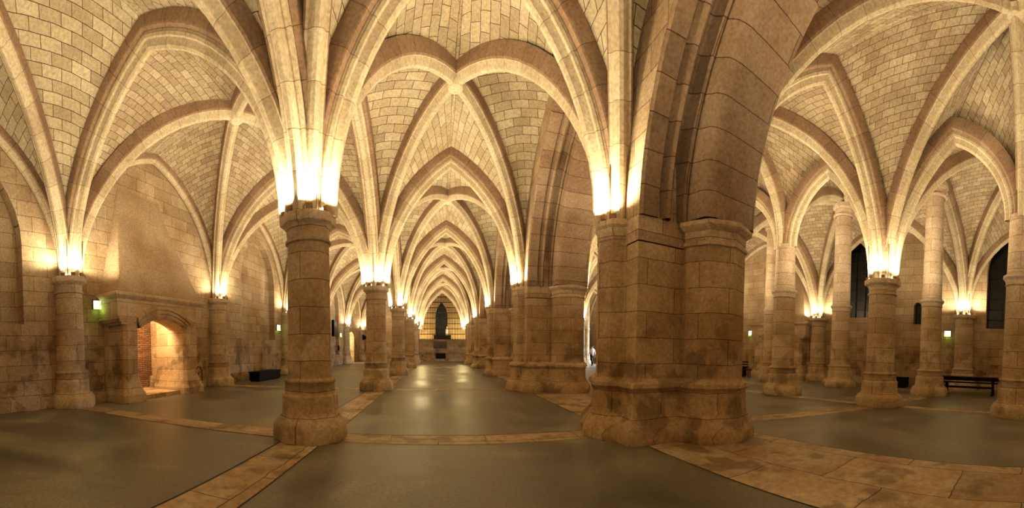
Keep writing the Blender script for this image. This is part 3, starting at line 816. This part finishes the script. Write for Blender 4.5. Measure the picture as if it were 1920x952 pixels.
# ------------------------------------------------------------------ end wall: chapel behind the iron grille
mb = MB()
yb = 45.2
mb.quad((-2.8, yb, 2.3), (3.7, yb, 2.3), (3.7, yb, 8.5), (-2.8, yb, 8.5), [(-2.8, 2), (3.7, 2), (3.7, 8), (-2.8, 8)])
mb.quad((-2.8, 41.6, 2.3), (-2.8, yb, 2.3), (-2.8, yb, 8.5), (-2.8, 41.6, 8.5), [(0, 2), (3.6, 2), (3.6, 8), (0, 8)])
mb.quad((3.7, 41.6, 2.3), (3.7, yb, 2.3), (3.7, yb, 8.5), (3.7, 41.6, 8.5), [(0, 2), (3.6, 2), (3.6, 8), (0, 8)])
mb.quad((-2.8, 41.6, 8.5), (3.7, 41.6, 8.5), (3.7, yb, 8.5), (-2.8, yb, 8.5), [(0, 0), (6, 0), (6, 4), (0, 4)])
mb.quad((-2.8, 41, 2.33), (3.7, 41, 2.33), (3.7, yb, 2.33), (-2.8, yb, 2.33), [(0, 0), (6, 0), (6, 4), (0, 4)])
mb.quad((-2.8, 41.6, 2.3), (-2.05, 41.6, 2.3), (-2.05, 41.6, 8.5), (-2.8, 41.6, 8.5), [(0, 2), (.7, 2), (.7, 8), (0, 8)])
mb.quad((2.95, 41.6, 2.3), (3.7, 41.6, 2.3), (3.7, 41.6, 8.5), (2.95, 41.6, 8.5), [(0, 2), (.7, 2), (.7, 8), (0, 8)])
struct(mb.build('wall_chapel', M['wall'], smooth=False))
oo = dict(t0=-.38, t1=1.14, zb=2.9, zs=5.3, za=7.0, d=0)
mb = MB(); ts = [-.38 + 1.52 * (1 - math.cos(PI * k / 14)) / 2 for k in range(15)]
for a, b in zip(ts, ts[1:]):
    mb.quad((a, yb - .02, 2.9), (b, yb - .02, 2.9), (b, yb - .02, ptop(b, oo)), (a, yb - .02, ptop(a, oo)), [(0, 0)] * 4)
w = struct(mb.build('window_6', M['darkglass'], smooth=False))
mb = MB(); rows = []
prev = None
for q in range(15):
    a = ts[q]; z = ptop(a, oo)
    cur = V((a, yb - .12, z)); 
    if prev: mb.tube(prev, cur, .06, 6)
    prev = cur
mb.tube((-.38, yb - .12, 2.9), (-.38, yb - .12, 5.3), .06, 6); mb.tube((1.14, yb - .12, 2.9), (1.14, yb - .12, 5.3), .06, 6)
struct(mb.build('window_frame', M['wall'], w))
# altar with a small figure in front of the window
t = thing('stone_altar', 'dark altar block with a small statue behind the iron grille', 'altar', (.45, 44.2, 2.33))
mb = MB(); mb.box(-1.0, 1.0, -.35, .35, 0, .55); mb.box(-1.08, 1.08, -.4, .4, .55, .64); mb.box(-1.15, 1.15, -.45, .45, 0, .1)
mb.build('altar_block', M['black'], t, smooth=False)
t = thing('statue', 'small pale statue standing on the altar behind the iron grille', 'statue', (1.0, 44.2, 2.97))
loft([(0, .17, 1), (.08, .17, 1), (.1, .12, 0), (.35, .14, 0), (.55, .11, 0), (.72, .13, 0), (.8, .05, 0), (.84, .06, 0), (.9, .075, 0), (.97, .06, 0), (1.0, .02, 0)], 16).build('figure', M['signwhite'] if False else M['white'], t)
for x in (-1.9, 2.8):
    pt('chapel_lamp', x, 43.2, 2.9, 185, (1, .78, .34), .15)
# grille
g = thing('iron_grille', 'tall black iron grille filling the pointed arch of the end wall', 'grille', (.45, 41.15, 2.35))
o = OE[0]
mb = MB()
n = 29
for k in range(1, n):
    x = o['t0'] + (o['t1'] - o['t0']) * k / n
    mb.box(x - .45 - .024, x - .45 + .024, -.012, .012, 0, ptop(x, o) - 2.35)
mb.build('upright_bars', M['iron'], g, smooth=False)
mb = MB(); z = .0
while z < 4.9:
    xs = [x for x in [o['t0'] + (o['t1'] - o['t0']) * q / 80 for q in range(81)] if ptop(x, o) - 2.35 > z]
    if xs: mb.box(xs[0] - .45, xs[-1] - .45, -.03, .03, z, z + .075)
    z += .58
mb.build('cross_bars', M['iron'], g, smooth=False)
# relief panel and vent below
t = thing('relief_panel', 'worn carved relief panel set in the end wall below the iron grille', 'relief', (.2, 40.93, 1.35))
mb = MB(); mb.box(-.75, .75, -.03, .06, 0, .8); mb.build('slab', M['relief'], t, smooth=False)
for k in range(7):
    x = -.56 + .19 * k
    b = loft([(0, .07, 0), (.12, .09, 0), (.25, .06, 0), (.29, .055, 0), (.36, .07, 0), (.43, .03, 0)], 12)
    q = b.build('carved_figure', M['relief'], t); q.location = (x, -.05, .12 + .18 * (k % 2))
t = thing('floor_vent', 'black rectangular vent opening low in the end wall below the relief', 'vent', (.25, 40.70, .32))
mb = MB(); mb.box(-.5, .5, -.02, .06, 0, .5); mb.build('vent_opening', M['black'], t, smooth=False)
mb = MB(); mb.box(-.54, .54, -.04, -.02, .5, .55); mb.box(-.54, .54, -.04, -.02, -.05, 0); mb.box(-.54, -.5, -.04, -.02, 0, .5); mb.box(.5, .54, -.04, -.02, 0, .5)
mb.build('vent_frame', M['iron'], t, smooth=False)

# ------------------------------------------------------------------ small things
def exit_sign(x, y, z, rz, label, s=1.0):
    t = thing('exit_sign', label, 'exit sign', (x, y, z), 'green emergency exit signs', rz)
    t.scale = (s, s, s)
    # local: faces -Y
    mb = MB(); mb.box(-.19, .19, -.03, .04, .28, .33); mb.box(-.19, .19, -.01, .04, -.02, .28); mb.build('housing', M['rod'], t, smooth=False)
    mb = MB(); mb.box(-.17, .17, -.05, -.012, .06, .28); mb.build('panel', M['signwhite'], t, smooth=False)
    mb = MB(); mb.box(-.17, .17, -.07, -.012, -.02, .055); mb.build('diffuser', M['signglow'], t, smooth=False)
    # pictogram: running figure, arrow and doorway
    mb = MB(); f = -.052
    def seg(a, b, w):
        a = V((a[0], a[1])); b = V((b[0], b[1])); d = (b - a).normalized(); s_ = V((-d.y, d.x)) * w
        mb.quad((a.x - s_.x, f, a.y - s_.y), (b.x - s_.x, f, b.y - s_.y), (b.x + s_.x, f, b.y + s_.y), (a.x + s_.x, f, a.y + s_.y), [(0, 0)] * 4)
    seg((-.10, .15), (-.085, .20), .016); seg((-.085, .195), (-.05, .18), .007); seg((-.09, .195), (-.125, .175), .007)
    seg((-.10, .155), (-.07, .125), .009); seg((-.07, .125), (-.075, .085), .009); seg((-.105, .155), (-.14, .12), .009)
    seg((-.083, .215), (-.083, .24), .012)
    seg((-.02, .165), (.04, .165), .008); seg((.04, .165), (.015, .19), .008); seg((.04, .165), (.015, .14), .008)
    seg((.08, .09), (.08, .25), .008); seg((.14, .09), (.14, .25), .008); seg((.075, .25), (.145, .25), .008); seg((.11, .09), (.11, .24), .02)
    mb.build('pictogram', M['signgreen'], t, smooth=False)
    d = V((math.sin(rz), -math.cos(rz), 0))
    p = V((x, y, z - .06)) + d * .12
    pt('exit_sign_lamp', p.x, p.y, p.z, .35, (.45, 1, .15), .05)
exit_sign(XW + .05, 6.72, 2.74, PI / 2, 'green lit exit sign between the front wall column and the great fireplace', .8)
exit_sign(XW + .05, 18.95, 2.5, PI / 2, 'green exit sign on the fireplace wall beyond the low black chest', 1.0)
exit_sign(XW + .05, 32.3, 2.5, PI / 2, 'small far green exit sign near the black wall speaker')
exit_sign(XR - .05, 15.75, 2.5, -PI / 2, 'small green exit sign on the wall above the black chair')
exit_sign(XR - .05, 3.70, 2.5, -PI / 2, 'green lit exit sign behind the tall shaft above the trestle table', .85)

def chest(x0, x1, y0, y1, h, label):
    t = thing('black_chest', label, 'bench', ((x0 + x1) / 2, (y0 + y1) / 2, 0))
    a, b = (x1 - x0) / 2, (y1 - y0) / 2
    mb = MB(); mb.box(-a + .02, a - .02, -b + .02, b - .02, .05, h - .05); mb.build('chest_body', M['black'], t, smooth=False)
    mb = MB(); mb.box(-a, a, -b, b, h - .05, h); mb.build('seat_top', M['black'], t, smooth=False)
    mb = MB(); mb.box(-a + .06, a - .06, -b + .06, b - .06, 0, .05); mb.build('plinth', M['black'], t, smooth=False)
chest(-8.2, -7.65, 14.7, 17.0, .44, 'low black chest bench against the fireplace wall beyond the fireplace')
chest(16.3, 17.0, 5.4, 6.9, .48, 'low black chest bench between the lit column and the tall shaft')
chest(15.4, 16.2, 14.9, 16.4, .55, 'low black box beside the black chair under the exit sign')

# trestle table
def trestle(x, y, L, label):
    t = thing('trestle_table', label, 'table', (x, y, 0))
    mb = MB(); mb.box(-.36, .36, -L / 2, L / 2, .66, .72); mb.build('tabletop', M['black'], t, smooth=False)
    mb = MB(); mb.box(-.30, .30, -L / 2 + .1, L / 2 - .1, .58, .66); mb.build('apron', M['black'], t, smooth=False)
    for s in (-1, 1):
        e = s * (L / 2 - .35)
        mb = MB(); mb.box(-.08, .08, e - .045, e + .045, .1, .6); mb.box(-.32, .32, e - .05, e + .05, .0, .1); mb.box(-.28, .28, e - .05, e + .05, .52, .6)
        for q in (-1, 1): mb.tube((q * .26, e, .1), (q * .05, e, .34), .035, 8)
        mb.build('leg', M['black'], t, smooth=False)
    mb = MB(); mb.box(-.03, .03, -L / 2 + .35, L / 2 - .35, .26, .34); mb.build('stretcher', M['black'], t, smooth=False)
trestle(14.95, 2.35, 2.9, 'long black wooden trestle table with low stretcher near the window wall')
# bench seat behind it
t = thing('bench', 'low black slatted bench standing behind the trestle table', 'bench', (15.75, 2.3, 0))
for k in range(3):
    mb = MB(); mb.box(-.2 + k * .14, -.08 + k * .14, -1.2, 1.2, .42, .46); mb.build('seat_board', M['black'], t, smooth=False)
for s in (-1, 1):
    mb = MB(); mb.box(-.2, -.14, s * 1.0 - .03, s * 1.0 + .03, 0, .42); mb.box(.14, .2, s * 1.0 - .03, s * 1.0 + .03, 0, .42); mb.box(-.2, .2, s - .03, s + .03, .36, .42)
    mb.build('leg', M['black'], t, smooth=False)
# chair
t = thing('wooden_chair', 'black wooden ladder-back chair beside the low black box', 'chair', (15.55, 14.35, 0), None, math.radians(-25))
mb = MB(); mb.box(-.21, .21, -.2, .2, .43, .47); mb.build('seat', M['black'], t, smooth=False)
for sx in (-1, 1):
    mb = MB(); mb.tube((sx * .18, -.17, 0), (sx * .18, -.17, .43), .018); mb.build('leg', M['black'], t)
    mb = MB(); mb.tube((sx * .18, .17, 0), (sx * .18, .18, .45), .018); mb.tube((sx * .18, .18, .45), (sx * .19, .25, .92), .018); mb.build('leg', M['black'], t)
for z, y in ((.6, .205), (.74, .225), (.88, .243)):
    mb = MB(); mb.box(-.18, .18, y - .01, y + .01, z - .03, z + .03); mb.build('back_slat', M['black'], t, smooth=False)
# wall speaker, small boxes
t = thing('wall_speaker', 'tall dark loudspeaker hung on the fireplace wall near the far exit sign', 'speaker', (XW + .12, 30.0, 2.45))
mb = MB(); mb.box(-.1, .1, -.42, .42, 0, 1.35); mb.build('cabinet', M['black'], t, smooth=False)
mb = MB(); mb.box(.1, .12, -.38, .38, .04, 1.31); mb.build('speaker_grille', M['iron'], t, smooth=False)
mb = MB(); mb.box(-.12, -.1, -.05, .05, .5, .8); mb.build('bracket', M['iron'], t, smooth=False)
t = thing('switch_box', 'small black switch box on the wall under the far exit sign', 'box', (XW + .05, 31.6, 1.25))
mb = MB(); mb.box(-.05, .05, -.14, .14, 0, .45); mb.build('case', M['black'], t, smooth=False)
mb = MB(); mb.box(.05, .06, -.1, .1, .3, .4); mb.build('cover', M['grey'], t, smooth=False)
t = thing('projector', 'black spotlight projector with a bright lens on the far corner wall column', 'projector', (XW + .75, 40.35, 2.35))
mb = MB(); mb.tube((-.25, .1, .3), (.22, -.15, .25), .2, 14); mb.build('body', M['black'], t)
mb = MB(); mb.tube((.22, -.15, .25), (.25, -.17, .245), .09, 12); mb.build('lens', M['glow'], t)
mb = MB(); mb.box(-.35, -.2, .05, .3, 0, .6); mb.build('bracket', M['iron'], t, smooth=False)
def extinguisher(x, y, rz, label):
    t = thing('fire_extinguisher', label, 'fire extinguisher', (x, y, 0.0), None, rz)
    loft([(0, .075, 0), (.02, .085, 0), (.42, .085, 0), (.5, .055, 0), (.54, .03, 0)], 16).build('cylinder', M['red'], t)
    mb = MB(); mb.tube((0, 0, .53), (0, 0, .6), .025); mb.tube((0, -.02, .6), (0, -.14, .66), .012); mb.build('valve', M['black'], t)
    mb = MB(); mb.path([(-.02, 0, .58), (-.1, 0, .72), (-.02, -.02, .84), (.1, -.03, .82), (.17, -.05, .68), (.16, -.06, .5), (.15, -.07, .3)], .016); mb.build('hose', M['black'], t)
    mb = MB(); mb.box(-.05, .05, .07, .15, .1, .45); mb.build('bracket', M['iron'], t, smooth=False)
extinguisher(XW + .17, 11.35, PI / 2, 'fire extinguisher with curved black hose beside the fireplace jamb')
extinguisher(XR - .17, 7.35, -PI / 2, 'fire extinguisher with curved hose on the window wall beside the tall shaft')
t = thing('wall_socket', 'small dark socket box on the window wall above the extinguisher', 'socket', (XR - .04, 7.15, 1.35))
mb = MB(); mb.box(-.03, .04, -.07, .07, 0, .14); mb.build('socket_case', M['black'], t, smooth=False)
mb = MB(); mb.box(-.035, -.03, -.02, .02, .05, .09); mb.build('indicator', M['signwhite'], t, smooth=False)

# ------------------------------------------------------------------ the visitor
def skin_part(name, pts, edges, radii, mat, parent, sub=2):
    me = bpy.data.meshes.new(name); me.from_pydata(pts, edges, []); me.update()
    o = bpy.data.objects.new(name, me); COL.objects.link(o); o.parent = parent
    md = o.modifiers.new('Skin', 'SKIN'); md.use_smooth_shade = True
    if not me.skin_vertices: 
        bpy.context.view_layer.objects.active = o
    for i, r in enumerate(radii):
        me.skin_vertices[0].data[i].radius = (r, r) if not isinstance(r, tuple) else r
    me.skin_vertices[0].data[0].use_root = True
    s = o.modifiers.new('Sub', 'SUBSURF'); s.levels = sub; s.render_levels = sub
    me.materials.append(mat); return o
def person(x, y, rz):
    t = thing('person', 'person in white long-sleeved shirt and dark trousers walking far away', 'person', (x, y, 0), None, rz)
    me_ok = True
    try:
        # one continuous body, then shirt, trousers, shoes, hair
        P = [(0, 0, .95), (0, .0, 1.12), (0, .01, 1.32), (0, .01, 1.44), (0, -.01, 1.52), (0, -.03, 1.6), (0, -.03, 1.70),
             (-.17, .01, 1.41), (-.24, .08, 1.16), (-.28, .04, .93), (-.29, .01, .83),
             (.17, .01, 1.41), (.25, -.05, 1.17), (.27, -.16, .96), (.27, -.2, .87),
             (-.09, 0, .9), (-.10, -.14, .5), (-.10, -.10, .09), (-.10, -.24, .04),
             (.09, 0, .9), (.10, .06, .5), (.10, .26, .13), (.10, .2, .04)]
        Eg = [(0, 1), (1, 2), (2, 3), (3, 4), (4, 5), (5, 6), (3, 7), (7, 8), (8, 9), (9, 10), (3, 11), (11, 12), (12, 13), (13, 14), (0, 15), (15, 16), (16, 17), (17, 18), (0, 19), (19, 20), (20, 21), (21, 22)]
        R = [(.14, .1), (.13, .09), (.15, .1), (.08, .07), .05, .075, .085, .055, .04, .032, .03, .055, .04, .032, .03, .09, .06, .04, .035, .09, .06, .04, .035]
        skin_part('body', P, Eg, R, M['skin'], t)
        # hands
        for hx, hy, hz, s in ((-.29, .01, .80, -1), (.27, -.21, .84, 1)):
            pts = [(hx, hy, hz + .03), (hx, hy - .01, hz - .04)]; ed = [(0, 1)]; rr = [.024, .028]
            for f in range(4):
                k = len(pts); fx = hy - .03 + f * .019; ln = (.07, .08, .075, .06)[f]
                pts += [(hx, fx, hz - .07), (hx - s * .006, fx, hz - .07 - ln * .5), (hx - s * .02, fx, hz - .07 - ln)]; ed += [(1, k), (k, k + 1), (k + 1, k + 2)]; rr += [.009, .008, .007]
            k = len(pts); pts += [(hx, hy - .045, hz - .01), (hx - s * .01, hy - .06, hz - .05)]; ed += [(1, k), (k, k + 1)]; rr += [.01, .008]
            skin_part('hand', pts, ed, rr, M['skin'], t, 1)
        P2 = [(0, 0, .98), (0, 0, 1.12), (0, .01, 1.32), (0, .01, 1.42), (-.17, .01, 1.41), (-.24, .08, 1.16), (-.28, .04, .95), (.17, .01, 1.41), (.25, -.05, 1.17), (.27, -.15, .99)]
        skin_part('shirt', P2, [(0, 1), (1, 2), (2, 3), (3, 4), (4, 5), (5, 6), (3, 7), (7, 8), (8, 9)], [(.165, .12), (.155, .115), (.175, .12), (.10, .09), .075, .06, .048, .075, .06, .048], M['white'], t)
        P3 = [(0, 0, .98), (-.09, 0, .88), (-.10, -.14, .5), (-.10, -.10, .1), (.09, 0, .88), (.10, .06, .5), (.10, .26, .15)]
        skin_part('trousers', P3, [(0, 1), (1, 2), (2, 3), (0, 4), (4, 5), (5, 6)], [(.155, .115), .105, .078, .06, .105, .078, .06], M['navy'], t)
        for q in ((-.10, -.10, 0), (.10, .2, .03)):
            skin_part('shoe', [(q[0], q[1] + .04, q[2] + .05), (q[0], q[1] - .06, q[2] + .045), (q[0], q[1] - .16, q[2] + .035)], [(0, 1), (1, 2)], [.045, .045, .035], M['black'], t, 1)
        mb = MB(); rows = []; uv = []
        for a in range(7):
            th = a / 6 * 1.75; rows.append([(.093 * math.sin(th) * math.cos(2 * PI * j / 16), -.018 + .108 * math.sin(th) * math.sin(2 * PI * j / 16) + (.03 if th > .9 else 0), 1.665 + .115 * math.cos(th)) for j in range(16)]); uv.append([(0, 0)] * 17)
        mb.grid(rows, uv, True); mb.build('hair', M['hair'], t, sharp=80)
        mb = MB(); mb.tube((0, -.115, 1.655), (0, -.135, 1.63), .012, 8, .016); mb.build('nose', M['skin'], t)
        for sx in (-1, 1):
            mb = MB(); mb.tube((sx * .032, -.108, 1.668), (sx * .032, -.117, 1.667), .011, 8); mb.build('eye', M['hair'], t)
            mb = MB(); mb.tube((sx * .085, -.02, 1.65), (sx * .098, -.015, 1.655), .022, 8, .026); mb.build('ear', M['skin'], t)
        mb = MB(); mb.box(-.025, .025, -.119, -.10, 1.60, 1.608); mb.build('mouth', M['red'], t, smooth=False)
    except Exception as ex:
        print('PERSON', ex)
person(12.85, 29.4, math.radians(200))

# ------------------------------------------------------------------ camera: a swept panorama from eye height
F = 700.0; X0 = 822.0; YC = 676.0
cam = bpy.data.cameras.new('camera'); cam.type = 'PANO'; cam.panorama_type = 'CENTRAL_CYLINDRICAL'
cam.central_cylindrical_range_u_min = -X0 / F; cam.central_cylindrical_range_u_max = (1920 - X0) / F
cam.central_cylindrical_range_v_min = -(952 - YC) / F; cam.central_cylindrical_range_v_max = YC / F
cam.central_cylindrical_radius = 1.0
cam.clip_start = .05; cam.clip_end = 200
co = bpy.data.objects.new('camera', cam); COL.objects.link(co)
co.location = (0, 0, 1.45); co.rotation_euler = (PI / 2 - .0343, 0, 0)
sc = bpy.context.scene; sc.camera = co
w = bpy.data.worlds.new('night'); sc.world = w; w.use_nodes = True
w.node_tree.nodes['Background'].inputs[0].default_value = (.02, .025, .04, 1)
w.node_tree.nodes['Background'].inputs[1].default_value = .2
sc.view_settings.view_transform = 'Standard'; sc.view_settings.look = 'None'; sc.view_settings.gamma = 1; sc.view_settings.use_curve_mapping = False
sc.view_settings.exposure = 1.42
sc.render.engine = 'CYCLES'
sc.cycles.max_bounces = 8; sc.cycles.diffuse_bounces = 6; sc.cycles.glossy_bounces = 2
sc.cycles.use_denoising = True
sc.cycles.sample_clamp_indirect = 6
sc.cycles.use_light_tree = True
sc.cycles.caustics_reflective = False; sc.cycles.caustics_refractive = False
